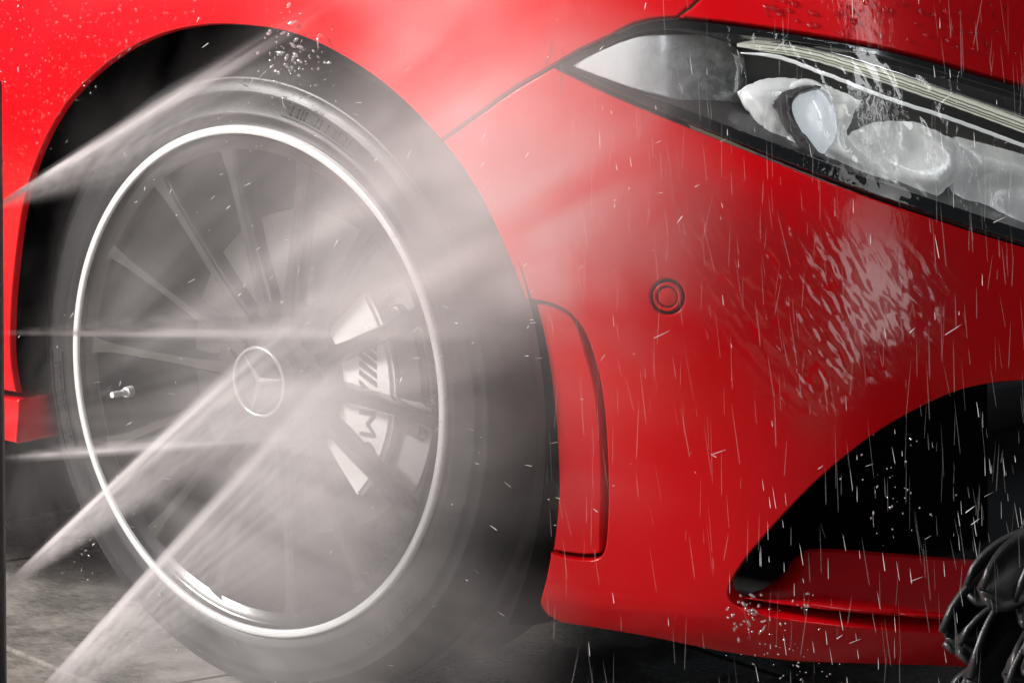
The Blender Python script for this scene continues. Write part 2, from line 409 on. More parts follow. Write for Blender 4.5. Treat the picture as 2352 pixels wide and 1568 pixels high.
def panel(name, poly, parent, mat, depth=0.0, grid=0.010, flange=0.018, rnd=0.0022, holes=(), relief=None, gap=0.0016, normals=False):
    """a sheet of the body skin inside the outline, with a rolled edge and a flange turned inwards.  relief(u,q,edge distance) -> extra depth"""
    poly = clean(poly); area_ = 0.5 * np.sum(poly[:, 0] * np.roll(poly[:, 1], -1) - np.roll(poly[:, 0], -1) * poly[:, 1])
    if area_ < 0: poly = poly[::-1]
    loops = [poly] + [clean(h) for h in holes]
    lo, hi = poly.min(0), poly.max(0)
    gu, gq = np.meshgrid(np.arange(lo[0], hi[0], grid), np.arange(lo[1], hi[1], grid)); g = np.stack([gu.ravel(), gq.ravel()], 1)
    ok = inside(poly, g) & (edge_dist(poly, g) > grid * 0.55)
    for h in loops[1:]: ok &= ~inside(h, g) & (edge_dist(h, g) > grid * 0.45)
    g = g[ok]
    # shrink the loops by the panel gap
    def outdir(lp, sgn):
        t = np.roll(lp, -1, 0) - np.roll(lp, 1, 0); t /= np.maximum(np.linalg.norm(t, axis=1, keepdims=True), 1e-9)
        return np.stack([t[:, 1], -t[:, 0]], 1) * sgn
    outs = [outdir(poly, 1.0)]
    for h in loops[1:]:
        a = 0.5 * np.sum(h[:, 0] * np.roll(h[:, 1], -1) - np.roll(h[:, 0], -1) * h[:, 1]); outs.append(outdir(h, -1.0 if a > 0 else 1.0))
    inner = [lp - o * (gap + rnd) for lp, o in zip(loops, outs)]
    V2 = []; E = []; base = []
    for lp in inner:
        b = len(V2); base.append(b); V2.extend(lp.tolist()); E += [(b + i, b + (i + 1) % len(lp)) for i in range(len(lp))]
    nb = len(V2); V2.extend(g.tolist())
    vo, eo, fo, ov, oe, of = geometry.delaunay_2d_cdt([Vector(p) for p in V2], E, [], 0, 1e-7)
    vo = np.array([(p.x, p.y) for p in vo]); fo = [f for f in fo]
    cen = np.array([vo[list(f)].mean(0) for f in fo]); keep = inside(inner[0], cen)
    for h in inner[1:]: keep &= ~inside(h, cen)
    F = [tuple(f) for f, k_ in zip(fo, keep) if k_]
    def dep(uv):
        if relief is None: return np.full(len(uv), depth)
        return depth + relief(uv[:, 0], uv[:, 1], edge_dist(poly, uv))
    def P3(uv, d): return body(uv[:, 0], uv[:, 1], d)
    V3 = P3(vo, dep(vo)); N3 = body_normal(vo[:, 0], vo[:, 1], depth)
    verts = V3.tolist(); norms = N3.tolist()
    # map input index -> output index
    imap = {}
    for oi, ins in enumerate(ov):
        for i in ins: imap[i] = oi
    rings = [(0.35, 0.06), (0.75, 0.32), (1.0, 1.0)]
    for li, (lp, o) in enumerate(zip(inner, outs)):
        b = base[li]; n = len(lp); prev = [imap.get(b + i, None) for i in range(n)]
        d0 = dep(lp); n3 = body_normal(lp[:, 0], lp[:, 1], depth)
        a3 = P3(lp + o * 0.002, d0) - P3(lp, d0); a3 /= np.maximum(np.linalg.norm(a3, axis=1, keepdims=True), 1e-9)
        p3 = P3(lp, d0)
        for wi, (ro, rd) in enumerate(rings + [('f', 0)]):
            if ro == 'f': q3 = p3 + a3 * rnd - n3 * (rnd + flange); nn = a3
            else:
                q3 = p3 + a3 * (rnd * ro) - n3 * (rnd * rd); k_ = (0.35, 0.7, 1.0)[wi]; nn = n3 * (1 - k_) + a3 * k_
            nn = nn / np.linalg.norm(nn, axis=1, keepdims=True)
            s = len(verts); verts.extend(q3.tolist()); norms.extend(nn.tolist()); cur = list(range(s, s + n))
            for i in range(n):
                j = (i + 1) % n
                if None in (prev[i], prev[j]): continue
                F.append((prev[i], cur[i], cur[j], prev[j]))
            prev = cur
    m = me(name, verts, F)
    if relief is not None:
        at_ = m.attributes.new('edge', 'FLOAT', 'POINT'); ed_ = np.zeros(len(verts)); ed_[:len(vo)] = edge_dist(poly, vo); at_.data.foreach_set('value', ed_)
    # orient faces along the normals
    bm = bmesh.new(); bm.from_mesh(m); bm.verts.ensure_lookup_table()
    for f in bm.faces:
        nn = sum((Vector(norms[v.index]) for v in f.verts), Vector())
        if f.normal.dot(nn) < 0: f.normal_flip()
    bm.to_mesh(m); bm.free()
    ob = obj(name, m, parent, mat)
    if relief is None or normals: m.normals_split_custom_set_from_vertices([Vector(n) for n in norms])
    return ob

# ------------------------------------------------------------------ ground
ground = tag(obj('ground', me('ground', [(-9, -9, -0.006), (9, -9, -0.006), (9, 9, -0.006), (-9, 9, -0.006)], [(0, 1, 2, 3)]), None, 'grout', False), kind='structure')
TS = 0.60
# one joint crosses the traced points (20,1490)-(200,1566); lay the tile grid along it
a = on_plane(20, 1490, 2, 0.0); b = on_plane(200, 1566, 2, 0.0); ang = math.atan2(b[1] - a[1], b[0] - a[0])
cpt = on_plane(262, 1592, 2, 0.0)
ex = np.array([math.cos(ang), math.sin(ang)]); ey = np.array([-ex[1], ex[0]])
bm = bmesh.new(); box_bm(bm, (TS - 0.007, TS - 0.007, 0.02), Matrix.Translation((0, 0, -0.0098)), 0.0025); tile_m = from_bm(bm, 'tile'); tile_m.materials.append(MAT['floor'])
for i in range(-5, 5):
    for j in range(-3, 6):
        c = cpt[:2] + ex * (i + 0.5) * TS + ey * (j + 0.5) * TS
        o = bpy.data.objects.new('tile', tile_m); COL.objects.link(o); o.parent = ground
        o.location = (c[0], c[1], random.uniform(-0.0008, 0.0008)); o.rotation_euler = (0, 0, ang)

# ------------------------------------------------------------------ car
car = tag(empty('car'), 'red car with black multi-spoke wheel being sprayed with water in a wash bay', 'car')
ARCH = [(40, 905), (28, 830), (27, 750), (34, 640), (55, 480), (90, 360), (140, 262), (200, 190), (280, 126), (370, 82), (460, 62), (540, 60), (640, 72), (720, 98),
        (800, 140), (880, 195), (950, 258), (1012, 325)]
ARCH2 = [(1012, 325), (1060, 388), (1110, 470), (1150, 555), (1180, 625), (1205, 690)]
ARCH3 = [(1205, 690), (1228, 770), (1250, 850), (1265, 940), (1272, 1030), (1275, 1120), (1270, 1200), (1262, 1265)]
ARCH4 = [(1262, 1265), (1252, 1320), (1240, 1368), (1238, 1388), (1256, 1414), (1290, 1433)]
HL_TOP = [(1272, 152), (1330, 118), (1400, 85), (1450, 59), (1500, 46), (1555, 42)]
HL_TOP2 = [(1555, 42), (1620, 48), (1720, 60), (1850, 80), (2000, 106), (2150, 141), (2250, 170), (2352, 197), (2480, 236), (2600, 276)]
HL_BOT = [(1272, 152), (1330, 180), (1420, 222), (1550, 276), (1700, 336), (1850, 395), (2000, 450), (2150, 500), (2250, 533), (2352, 563), (2480, 600), (2600, 630)]
GAP = [(1012, 325), (1100, 262), (1180, 205), (1272, 152)]
HOODGAP = [(1555, 42), (1605, 0), (1720, -95), (1785, -150)]
rev = lambda l: list(l)[::-1]
fender = panel('fender', outline([rev(ARCH), ('line', [(40, 905), (-40, 893), (-420, 845)]), ('line', [(-420, 845), (-420, -150), (1785, -150)]), rev(HOODGAP), rev(HL_TOP), rev(GAP)]), car, 'paint', flange=0.006)
hood = panel('hood', outline([HOODGAP, ('line', [(1785, -150), (2600, -150)]), ('line', [(2600, -150), (2600, 276)]), rev(HL_TOP2)]), car, 'paint')
INT_TOP = [(2600, 872), (2450, 873), (2352, 878), (2280, 884), (2200, 902), (2120, 937), (2030, 987), (1950, 1046), (1880, 1106), (1820, 1166), (1770, 1221), (1720, 1280), (1690, 1325), (1678, 1352), (1680, 1372), (1698, 1390)]
INT_BOT = [(1698, 1390), (1752, 1407), (1860, 1424), (2000, 1438), (2197, 1452), (2400, 1466), (2600, 1478)]
BOTTOM = [(2600, 1548), (2352, 1540), (2140, 1530), (1980, 1525), (1817, 1519), (1654, 1497), (1500, 1467), (1400, 1450), (1290, 1433)]
INS = [(1205, 690), (1240, 695), (1278, 706), (1312, 728), (1338, 762), (1358, 812), (1373, 870), (1384, 940), (1391, 1040), (1393, 1140), (1390, 1220), (1384, 1262), (1370, 1278), (1340, 1281), (1300, 1276), (1262, 1265)]
sen_u, sen_q = hit(1532, 682)
cir = lambda r, n=40: np.array([(sen_u + r * math.cos(2 * PI * i / n), sen_q + r * math.sin(2 * PI * i / n)) for i in range(n)])
bumper = panel('bumper', outline([GAP, HL_BOT, ('line', [(2600, 630), (2600, 872)]), INT_TOP, INT_BOT, ('line', [(2600, 1478), (2600, 1548)]), BOTTOM, rev(ARCH4), rev(INS), rev(ARCH2)]),
               car, 'paint', flange=0.03, holes=[cir(0.0150)])
INS_U0, INS_U1 = hit(1280, 950)[0], hit(1388, 1000)[0]
INS_IN = [(x - (15 if 790 < y < 1250 else 9 if 740 < y < 1270 else 0), y) for x, y in INS]
insert = panel('corner_panel', outline([INS_IN, rev(ARCH3)]), car, 'paint', depth=0.003, flange=0.03, gap=0.0020,
               relief=lambda u, q, e: 0.007 * np.clip((u - INS_U0) / (INS_U1 - INS_U0), 0, 1.2), normals=True)
insert['label'] = 'narrow red corner panel edged by a black gap behind the wheel arch'
skirt = panel('side_skirt', outline([('line', [(-420, 858), (-40, 903), (46, 915)]), [(46, 915), (46, 950), (40, 1022)], ('line', [(40, 1022), (-40, 1005), (-420, 935)]), ('line', [(-420, 935), (-420, 858)])]),
              car, 'paint', flange=0.07)
# parking sensor
sn = body_normal(sen_u, sen_q); sp = body(sen_u, sen_q)
zax = Vector(sn); xax = Vector((0, 0, 1)).cross(zax).normalized(); yax = zax.cross(xax)
SM = Matrix.Translation(sp) @ Matrix((xax, yax, zax)).transposed().to_4x4()
def disc_lathe(name, prof, M, parent, mat, seg=48):
    v, f = [], []; kk = len(prof)
    for i in range(seg):
        a_ = 2 * PI * i / seg
        for r, h in prof: v.append(M @ Vector((r * math.cos(a_), r * math.sin(a_), h)))
    for i in range(seg):
        j = (i + 1) % seg
        for p in range(kk - 1): f.append((i * kk + p, j * kk + p, j * kk + p + 1, i * kk + p + 1))
    return obj(name, me(name, v, f), parent, mat)
sensor = disc_lathe('parking_sensor', [(0.0, -0.0012), (0.0078, -0.0010), (0.0086, -0.0016), (0.0088, -0.008)], SM, bumper, 'paint')
disc_lathe('sensor_ring', [(0.0101, -0.008), (0.0102, -0.0010), (0.0110, 0.0002), (0.0128, 0.0004), (0.0136, -0.0010), (0.0137, -0.008)], SM, bumper, 'paint')
disc_lathe('sensor_socket', [(0.0, -0.0085), (0.02, -0.0085)], SM, bumper, 'plastic_black')
# intake: black cavity, inner scoop, lower gap
cav = panel('intake_cavity', outline([('line', [(2640, 840), (2250, 840), (1640, 1330), (1640, 1410), (2640, 1500)]), ('line', [(2640, 1500), (2640, 840)])], step=40), car, 'matte_black', depth=0.22, grid=0.03, flange=0.02)
def loft(name, rows, parent, mat, thick=0.004):
    nr, nc = len(rows), len(rows[0]); v = [p for r in rows for p in r]
    f = [(i * nc + j, i * nc + j + 1, (i + 1) * nc + j + 1, (i + 1) * nc + j) for i in range(nr - 1) for j in range(nc - 1)]
    o = obj(name, me(name, v, f), parent, mat)
    sd = o.modifiers.new('thickness', 'SOLIDIFY'); sd.thickness = thick; sd.offset = 0
    return o
fb = dense_px([(1712, 1372), (1752, 1380), (1860, 1394), (2000, 1408), (2200, 1423), (2400, 1437), (2600, 1450)], 25)
ft = dense_px([(1760, 1352), (1800, 1322), (1835, 1275), (1900, 1262), (2203, 1285), (2400, 1300), (2600, 1315)], 25)
tt = np.linspace(0, 1, 40); re_ = lambda c: np.stack([np.interp(tt, np.linspace(0, 1, len(c)), c[:, 0]), np.interp(tt, np.linspace(0, 1, len(c)), c[:, 1])], 1)
fb, ft = re_(fb), re_(ft); rows = []
for kq in np.linspace(0, 1, 14):
    r = []
    for pb, pt in zip(fb, ft):
        p = pb * (1 - kq) + pt * kq; r.append(at(p[0], p[1], 0.006 + 0.10 * kq ** 0.75))
    rows.append(r)
# turned-in lower edge of the scoop
loft('intake_scoop', [[np.array(p) + np.array((0, 0, -0.002)) - body_normal(*hit(x, y)) * 0.012 for p, (x, y) in zip(rows[0], fb)]] + rows, car, 'paint', 0.003)

# wheel arch liner and underbody
lin = lathe('arch_liner', [(0.40, -0.016), (0.41, 0.01), (0.41, 0.05), (0.41, 0.30), (0.05, 0.32)], 72, math.radians(-28), math.radians(208))
o = obj('arch_liner', lin, car, 'matte_black'); o.location = WHEEL
box('underbody', (2.2, 1.2, 0.05), (-0.75, 0.80, 0.22), car, 'plastic_black', 0.01)
box('undertray', (0.34, 1.2, 0.03), (0.42, 0.80, 0.155), car, 'plastic_black', 0.01)
# sill return behind the skirt
box('sill', (1.3, 0.10, 0.14), (-1.06, 0.06, 0.25), car, 'paint', 0.02)

# ------------------------------------------------------------------ headlight
HLS = [HL_TOP, HL_TOP2, ('line', [(2600, 276), (2600, 630)]), rev(HL_BOT)]
hl = empty('headlight', parent=car)
hpoly = outline(HLS)
def bowl(u, q, e): return 0.055 * sstep(0.004, 0.035, e) + 0.003
panel('lamp_housing', hpoly, hl, 'lamp_grey', depth=0.006, grid=0.007, flange=0.02, relief=bowl)
# black border between body and lamp
hin = [[(1312, 152), (1360, 124), (1430, 92), (1490, 76), (1560, 72)], [(1560, 72), (1720, 88), (1850, 104), (2000, 130), (2150, 166), (2352, 224), (2600, 300)], ('line', [(2600, 300), (2600, 600)]),
       [(2600, 598), (2352, 522), (2150, 455), (2000, 405), (1850, 350), (1700, 296), (1550, 240), (1420, 194), (1312, 152)]]
panel('lamp_border', hpoly, hl, 'gloss_black', depth=0.004, grid=0.006, flange=0.012, holes=[outline(hin)], rnd=0.0015)
def jag(pts, amp, step=7):
    d = dense_px(pts, step, True); n = len(d)
    off = np.array([[mnoise.noise(Vector((i * 0.9, amp, 1.3))), mnoise.noise(Vector((i * 0.9, amp, 7.3)))] for i in range(n)]) * amp
    off[0] = off[-1] = 0; return (d + off).tolist()
def lamp_part(name, segs, mat, depth, grid=0.006, flange=0.012, relief=None, rnd=0.002):
    return panel(name, outline(segs, depth, 7), hl, mat, depth=depth, grid=grid, flange=flange, relief=relief, rnd=rnd, gap=0.0)
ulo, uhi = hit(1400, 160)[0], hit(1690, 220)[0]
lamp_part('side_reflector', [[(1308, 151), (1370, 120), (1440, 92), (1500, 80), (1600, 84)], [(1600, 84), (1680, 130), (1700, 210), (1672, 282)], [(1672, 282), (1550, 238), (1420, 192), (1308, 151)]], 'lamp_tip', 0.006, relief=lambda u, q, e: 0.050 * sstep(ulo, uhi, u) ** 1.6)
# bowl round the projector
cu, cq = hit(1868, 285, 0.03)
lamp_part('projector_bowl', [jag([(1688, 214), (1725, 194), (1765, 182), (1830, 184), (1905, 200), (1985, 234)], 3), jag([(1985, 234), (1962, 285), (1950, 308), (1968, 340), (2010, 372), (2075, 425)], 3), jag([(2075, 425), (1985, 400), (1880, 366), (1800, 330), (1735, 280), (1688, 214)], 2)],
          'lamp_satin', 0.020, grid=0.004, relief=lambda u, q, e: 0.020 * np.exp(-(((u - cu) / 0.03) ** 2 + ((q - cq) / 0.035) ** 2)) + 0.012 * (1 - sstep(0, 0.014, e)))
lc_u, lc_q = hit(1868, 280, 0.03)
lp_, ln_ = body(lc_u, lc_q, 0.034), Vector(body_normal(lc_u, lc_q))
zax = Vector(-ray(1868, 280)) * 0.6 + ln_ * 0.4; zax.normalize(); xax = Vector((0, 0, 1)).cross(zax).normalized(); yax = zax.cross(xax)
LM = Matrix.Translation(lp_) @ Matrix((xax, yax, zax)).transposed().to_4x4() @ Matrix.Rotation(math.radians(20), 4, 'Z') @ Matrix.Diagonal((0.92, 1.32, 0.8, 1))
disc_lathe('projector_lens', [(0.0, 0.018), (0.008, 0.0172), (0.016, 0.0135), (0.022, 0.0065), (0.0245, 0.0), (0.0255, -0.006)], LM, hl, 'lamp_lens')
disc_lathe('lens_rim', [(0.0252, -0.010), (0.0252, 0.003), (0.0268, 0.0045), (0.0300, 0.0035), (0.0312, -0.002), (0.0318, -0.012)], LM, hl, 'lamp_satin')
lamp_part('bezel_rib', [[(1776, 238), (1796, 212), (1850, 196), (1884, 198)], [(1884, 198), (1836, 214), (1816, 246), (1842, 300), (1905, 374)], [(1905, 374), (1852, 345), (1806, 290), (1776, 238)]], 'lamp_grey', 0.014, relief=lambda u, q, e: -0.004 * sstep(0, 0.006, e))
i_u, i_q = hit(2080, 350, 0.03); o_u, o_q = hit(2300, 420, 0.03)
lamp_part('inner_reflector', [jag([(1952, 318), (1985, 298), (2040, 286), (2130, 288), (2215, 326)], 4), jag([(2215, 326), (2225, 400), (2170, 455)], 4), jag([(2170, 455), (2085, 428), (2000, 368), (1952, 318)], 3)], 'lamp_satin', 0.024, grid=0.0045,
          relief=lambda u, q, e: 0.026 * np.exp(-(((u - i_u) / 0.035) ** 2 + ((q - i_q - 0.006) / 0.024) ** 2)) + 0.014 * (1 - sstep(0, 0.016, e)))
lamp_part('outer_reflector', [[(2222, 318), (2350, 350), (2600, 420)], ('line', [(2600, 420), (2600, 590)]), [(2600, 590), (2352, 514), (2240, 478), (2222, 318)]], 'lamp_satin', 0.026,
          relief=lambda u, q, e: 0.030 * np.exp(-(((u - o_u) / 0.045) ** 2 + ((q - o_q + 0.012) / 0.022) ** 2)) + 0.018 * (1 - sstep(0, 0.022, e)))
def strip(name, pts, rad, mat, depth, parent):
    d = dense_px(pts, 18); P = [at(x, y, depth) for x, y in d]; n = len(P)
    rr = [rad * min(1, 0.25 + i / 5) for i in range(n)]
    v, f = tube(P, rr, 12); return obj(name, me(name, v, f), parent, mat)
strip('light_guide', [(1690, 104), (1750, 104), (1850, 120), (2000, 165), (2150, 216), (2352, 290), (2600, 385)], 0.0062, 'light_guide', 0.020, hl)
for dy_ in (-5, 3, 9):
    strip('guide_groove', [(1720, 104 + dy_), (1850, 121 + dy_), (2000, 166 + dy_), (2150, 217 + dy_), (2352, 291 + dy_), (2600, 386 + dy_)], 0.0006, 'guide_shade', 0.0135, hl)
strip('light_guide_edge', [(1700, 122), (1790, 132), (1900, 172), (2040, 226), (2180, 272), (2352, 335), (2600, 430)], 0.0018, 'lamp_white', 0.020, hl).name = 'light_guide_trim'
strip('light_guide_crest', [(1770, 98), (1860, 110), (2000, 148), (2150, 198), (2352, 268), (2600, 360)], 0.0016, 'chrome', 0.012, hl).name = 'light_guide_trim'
def cover_ripple(u, q, e):
    h = np.array([mnoise.noise(Vector((a_ * 60 + b_ * 30, b_ * 34 - a_ * 10, 0.3))) + 0.5 * mnoise.noise(Vector((a_ * 150 + b_ * 80, b_ * 70, 4.3))) for a_, b_ in zip(u, q)])
    return -0.0010 * (h + 0.6) * sstep(0.004, 0.02, e)
panel('lens_cover', hpoly, hl, 'wet_cover', depth=0.0005, grid=0.0032, flange=0.004, relief=cover_ripple)

# ------------------------------------------------------------------ wheel (local frame: centre of the flange, y inboard)
wheel = empty('wheel', WHEEL, car)
ty = [(0.2585, 0.006), (0.262, 0.0035), (0.268, 0.003), (0.2705, 0.0018), (0.272, 0.003), (0.282, 0.002), (0.290, 0.004), (0.2925, 0.003), (0.295, 0.0045), (0.304, 0.009), (0.3055, 0.0085), (0.307, 0.0105),
      (0.314, 0.016), (0.3195, 0.024), (0.3235, 0.034), (0.325, 0.045), (0.3255, 0.062), (0.319, 0.063), (0.319, 0.068), (0.3258, 0.069), (0.326, 0.100), (0.319, 0.101), (0.319, 0.109), (0.326, 0.110), (0.3258, 0.15), (0.324, 0.20), (0.318, 0.222), (0.300, 0.238), (0.25, 0.24)]
tyre = obj('tyre', lathe('tyre', ty, 192), wheel, 'tyre_rubber')
obj('rim_flange', lathe('rim_flange', [(0.2500, 0.010), (0.2505, 0.0012), (0.2514, 0.0), (0.2572, 0.0), (0.2586, 0.0014), (0.2592, 0.009)], 192), wheel, 'rim_silver')
obj('rim_barrel', lathe('rim_barrel', [(0.2503, 0.0035), (0.2480, 0.0065), (0.2455, 0.0085), (0.2345, 0.0100), (0.2330, 0.0125), (0.2350, 0.055), (0.2340, 0.070), (0.2340, 0.23)], 160), wheel, 'rim_black')
NS = 14
def spoke_mesh():
    # cross-sections from hub to rim: radius, face depth y, half width at face, half width at back, section thickness
    sec = [(0.050, 0.034, 0.0095, 0.014, 0.020), (0.080, 0.030, 0.0070, 0.0105, 0.019), (0.120, 0.024, 0.0055, 0.0085, 0.019), (0.170, 0.018, 0.0052, 0.0080, 0.020), (0.210, 0.013, 0.0062, 0.0092, 0.022), (0.232, 0.010, 0.0090, 0.0130, 0.022), (0.2425, 0.009, 0.0150, 0.020, 0.020)]
    v, f = [], []
    for r, y, w1, w2, th in sec:
        e = 0.0016
        for (w, yy) in ((-w2, y + th), (-w1 - 0.0012, y + e * 2), (-w1 + e, y + 0.0002), (w1 - e, y), (w1 + 0.0012, y + e * 2), (w2, y + th)): v.append((r, yy, w))
    k_ = 6
    for i in range(len(sec) - 1):
        for j in range(k_):
            j2 = (j + 1) % k_; f.append((i * k_ + j, i * k_ + j2, (i + 1) * k_ + j2, (i + 1) * k_ + j))
    m = me('spoke', v, f); bm = bmesh.new(); bm.from_mesh(m); bmesh.ops.recalc_face_normals(bm, faces=bm.faces[:]); bm.to_mesh(m); bm.free(); m.materials.append(MAT['rim_black']); return m
spm = spoke_mesh()
for i in range(NS):
    o = obj('spoke', spm, wheel, None); o.rotation_euler = (0, -math.radians(23 + 360 / NS * i), 0)
    if i == 0: flat_shade(o, 40)
# hub with lug recesses
def disc_with_holes(name, R, holes, y, depth, parent, mat):
    pts, E = [], []
    def addloop(c, r, n):
        b_ = len(pts)
        for i in range(n): pts.append(Vector((c[0] + r * math.cos(2 * PI * i / n), c[1] + r * math.sin(2 * PI * i / n))))
        E.extend((b_ + i, b_ + (i + 1) % n) for i in range(n))
    addloop((0, 0), R, 72)
    for c, r in holes: addloop(c, r, 24)
    for rr in (0.35, 0.62, 0.85):
        for i in range(36): pts.append(Vector((rr * R * math.cos(i * PI / 18 + rr), rr * R * math.sin(i * PI / 18 + rr))))
    vo, eo, fo, *_ = geometry.delaunay_2d_cdt(pts, E, [], 0, 1e-7)
    bm = bmesh.new(); vs = [bm.verts.new((p.x, y + 0.006 * (math.hypot(p.x, p.y) / R) ** 2, p.y)) for p in vo]
    for f in fo:
        c = sum((vo[i] for i in f), Vector((0, 0))) / 3
        if all((c - Vector(h)).length > r * 0.98 for h, r in holes):
            try: bm.faces.new([vs[i] for i in f])
            except ValueError: pass
    ed = [e for e in bm.edges if e.is_boundary]
    ex_ = bmesh.ops.extrude_edge_only(bm, edges=ed)
    for vv in ex_['geom']:
        if isinstance(vv, bmesh.types.BMVert): vv.co.y += depth
    o = obj(name, from_bm(bm, name), parent, mat); flat_shade(o, 40); return o
lug = [math.radians(221 + 72 * i) for i in range(5)]; small = [math.radians(257 + 72 * i) for i in range(5)]
holes = [((0.054 * math.cos(a_), 0.054 * math.sin(a_)), 0.0150) for a_ in lug] + [((0.064 * math.cos(a_), 0.064 * math.sin(a_)), 0.0075) for a_ in small]
disc_with_holes('hub', 0.079, holes, 0.028, 0.03, wheel, 'rim_black')
for a_ in lug:
    bm = bmesh.new()
    bmesh.ops.create_cone(bm, cap_ends=True, segments=6, radius1=0.0085, radius2=0.0085, depth=0.016, matrix=Matrix.Translation((0.054 * math.cos(a_), 0.05, 0.054 * math.sin(a_))) @ Matrix.Rotation(PI / 2, 4, 'X'))
    bmesh.ops.create_cone(bm, cap_ends=True, segments=20, radius1=0.0125, radius2=0.0105, depth=0.006, matrix=Matrix.Translation((0.054 * math.cos(a_), 0.058, 0.054 * math.sin(a_))) @ Matrix.Rotation(PI / 2, 4, 'X'))
    o = obj('lug_bolt', from_bm(bm, 'lug_bolt'), wheel, 'dull_steel', False)
# centre cap with ring and three-pointed star
cap = obj('centre_cap', lathe('centre_cap', [(0.0, 0.0125), (0.020, 0.0128), (0.0325, 0.0135), (0.0365, 0.016), (0.041, 0.024), (0.043, 0.032)], 72), wheel, 'rim_black')
rg = [(0.0345 + 0.0019 * math.cos(t), 0.0115 + 0.0019 * math.sin(t)) for t in np.linspace(0, 2 * PI, 13)]
obj('cap_ring', lathe('cap_ring', rg, 96), wheel, 'emblem_silver')
v, f = [(0, 0.0085, 0)], []
for i in range(3):
    a_ = math.radians(130 + 120 * i); t = (math.cos(a_), math.sin(a_)); v.append((0.034 * t[0], 0.0112, 0.034 * t[1]))
    b_ = a_ + math.radians(60); v.append((0.0046 * math.cos(b_), 0.0118, 0.0046 * math.sin(b_)))
for i in range(6): f.append((0, 1 + i, 1 + (i + 1) % 6))
n0 = len(v); v += [(p[0], 0.0140, p[2]) for p in v[1:]]
for i in range(6): j = (i + 1) % 6; f.append((1 + i, n0 + i, n0 + j, 1 + j))
obj('star_emblem', me('star', v, f), wheel, 'emblem_silver', False)
# valve stem
a_ = math.radians(190.5); vx, vz = 0.214 * math.cos(a_), 0.214 * math.sin(a_)
bm = bmesh.new()
for rr, y0, y1 in ((0.0060, 0.030, 0.038), (0.0036, 0.024, 0.032), (0.0030, 0.016, 0.026), (0.0034, 0.010, 0.018)):
    bmesh.ops.create_cone(bm, cap_ends=True, segments=20, radius1=rr, radius2=rr * 0.92, depth=y1 - y0, matrix=Matrix.Translation((vx, (y0 + y1) / 2, vz)) @ Matrix.Rotation(PI / 2, 4, 'X'))
obj('valve_stem', from_bm(bm, 'valve_stem'), wheel, 'rim_silver', False)
# raised marks on the tyre wall
def tyre_mark(ang_deg, r0, r1, da, y):
    a1, a2 = math.radians(ang_deg), math.radians(ang_deg + da); v = []; n_ = max(2, int(abs(da) / 2) + 1)
    for i in range(n_ + 1):
        t = a1 + (a2 - a1) * i / n_
        for r, yy in ((r0, y + 0.003), (r0, y), (r1, y), (r1, y + 0.003)): v.append((r * math.cos(t), yy, r * math.sin(t)))
    f = [(i * 4 + j, i * 4 + j + 1, i * 4 + 5 + j, i * 4 + 4 + j) for i in range(n_) for j in range(3)]
    f += [(0, 1, 2, 3), tuple(n_ * 4 + j for j in (3, 2, 1, 0))]
    return v, f
def tyre_wall_y(r): 
    rr = [p[0] for p in ty[:16]]; yy = [p[1] for p in ty[:16]]; return float(np.interp(r, rr, yy))
V, F = [], []
def addm(vf):
    b_ = len(V); V.extend(vf[0]); F.extend(tuple(i + b_ for i in q) for q in vf[1])
for st in (62, 182, 302):
    V, F = [], []
    for kx, (o_, w_) in enumerate(((0, .7), (1.1, 1.5), (3.1, .5), (4.1, 1.6), (6.3, 1.3), (8.2, .6), (9.3, 1.7), (12.5, .4), (13.4, .4), (14.4, 1.2), (16.2, 1.2))):
        y0 = tyre_wall_y(0.286) - 0.0012; addm(tyre_mark(st + o_, 0.279, 0.2815, w_, y0)); addm(tyre_mark(st + o_, 0.287, 0.2893, w_, y0 + 0.001)); addm(tyre_mark(st + o_, 0.279, 0.289, 0.45, y0))
    addm(tyre_mark(st - 2, 0.2755, 0.2765, 21, tyre_wall_y(0.276) - 0.001)); addm(tyre_mark(st - 2, 0.2915, 0.2925, 21, tyre_wall_y(0.292) - 0.001))
    tag(obj('tyre_marking', me('tyre_marking', V, F), wheel, 'tyre_rubber', False), kind='stuff')

# brake disc and caliper
disc = obj('brake_disc', lathe('brake_disc', [(0.062, 0.062), (0.07, 0.060), (0.074, 0.085), (0.085, 0.088), (0.165, 0.088), (0.166, 0.089), (0.166, 0.112), (0.08, 0.112)], 96), car, 'dull_steel'); disc.location = WHEEL
flat_shade(disc, 30)
cal = empty('brake_caliper', WHEEL, car)
def ring_block(name, r0, r1, a0, a1, y0, y1, parent, mat, bev=0.004):
    bm = bmesh.new(); n_ = 18; vs = []
    for i in range(n_ + 1):
        t = math.radians(a0 + (a1 - a0) * i / n_); vs.append([bm.verts.new((r * math.cos(t), y, r * math.sin(t))) for r, y in ((r0, y0), (r1, y0), (r1, y1), (r0, y1))])
    for i in range(n_):
        for j in range(4): bm.faces.new((vs[i][j], vs[i][(j + 1) % 4], vs[i + 1][(j + 1) % 4], vs[i + 1][j]))
    bm.faces.new(vs[0]); bm.faces.new(vs[-1][::-1])
    bmesh.ops.recalc_face_normals(bm, faces=bm.faces[:])
    es = [e for e in bm.edges if e.calc_face_angle(0) > 0.6]; bmesh.ops.bevel(bm, geom=es, offset=bev, segments=2, affect='EDGES')
    o = obj(name, from_bm(bm, name), parent, mat); flat_shade(o, 30); return o
ring_block('caliper_body', 0.080, 0.150, -48, 42, 0.046, 0.084, cal, 'caliper_silver')
ring_block('caliper_bridge', 0.146, 0.196, -40, 34, 0.060, 0.135, cal, 'caliper_grey')
ring_block('brake_pad', 0.150, 0.186, -14, 22, 0.052, 0.062, cal, 'dull_steel')
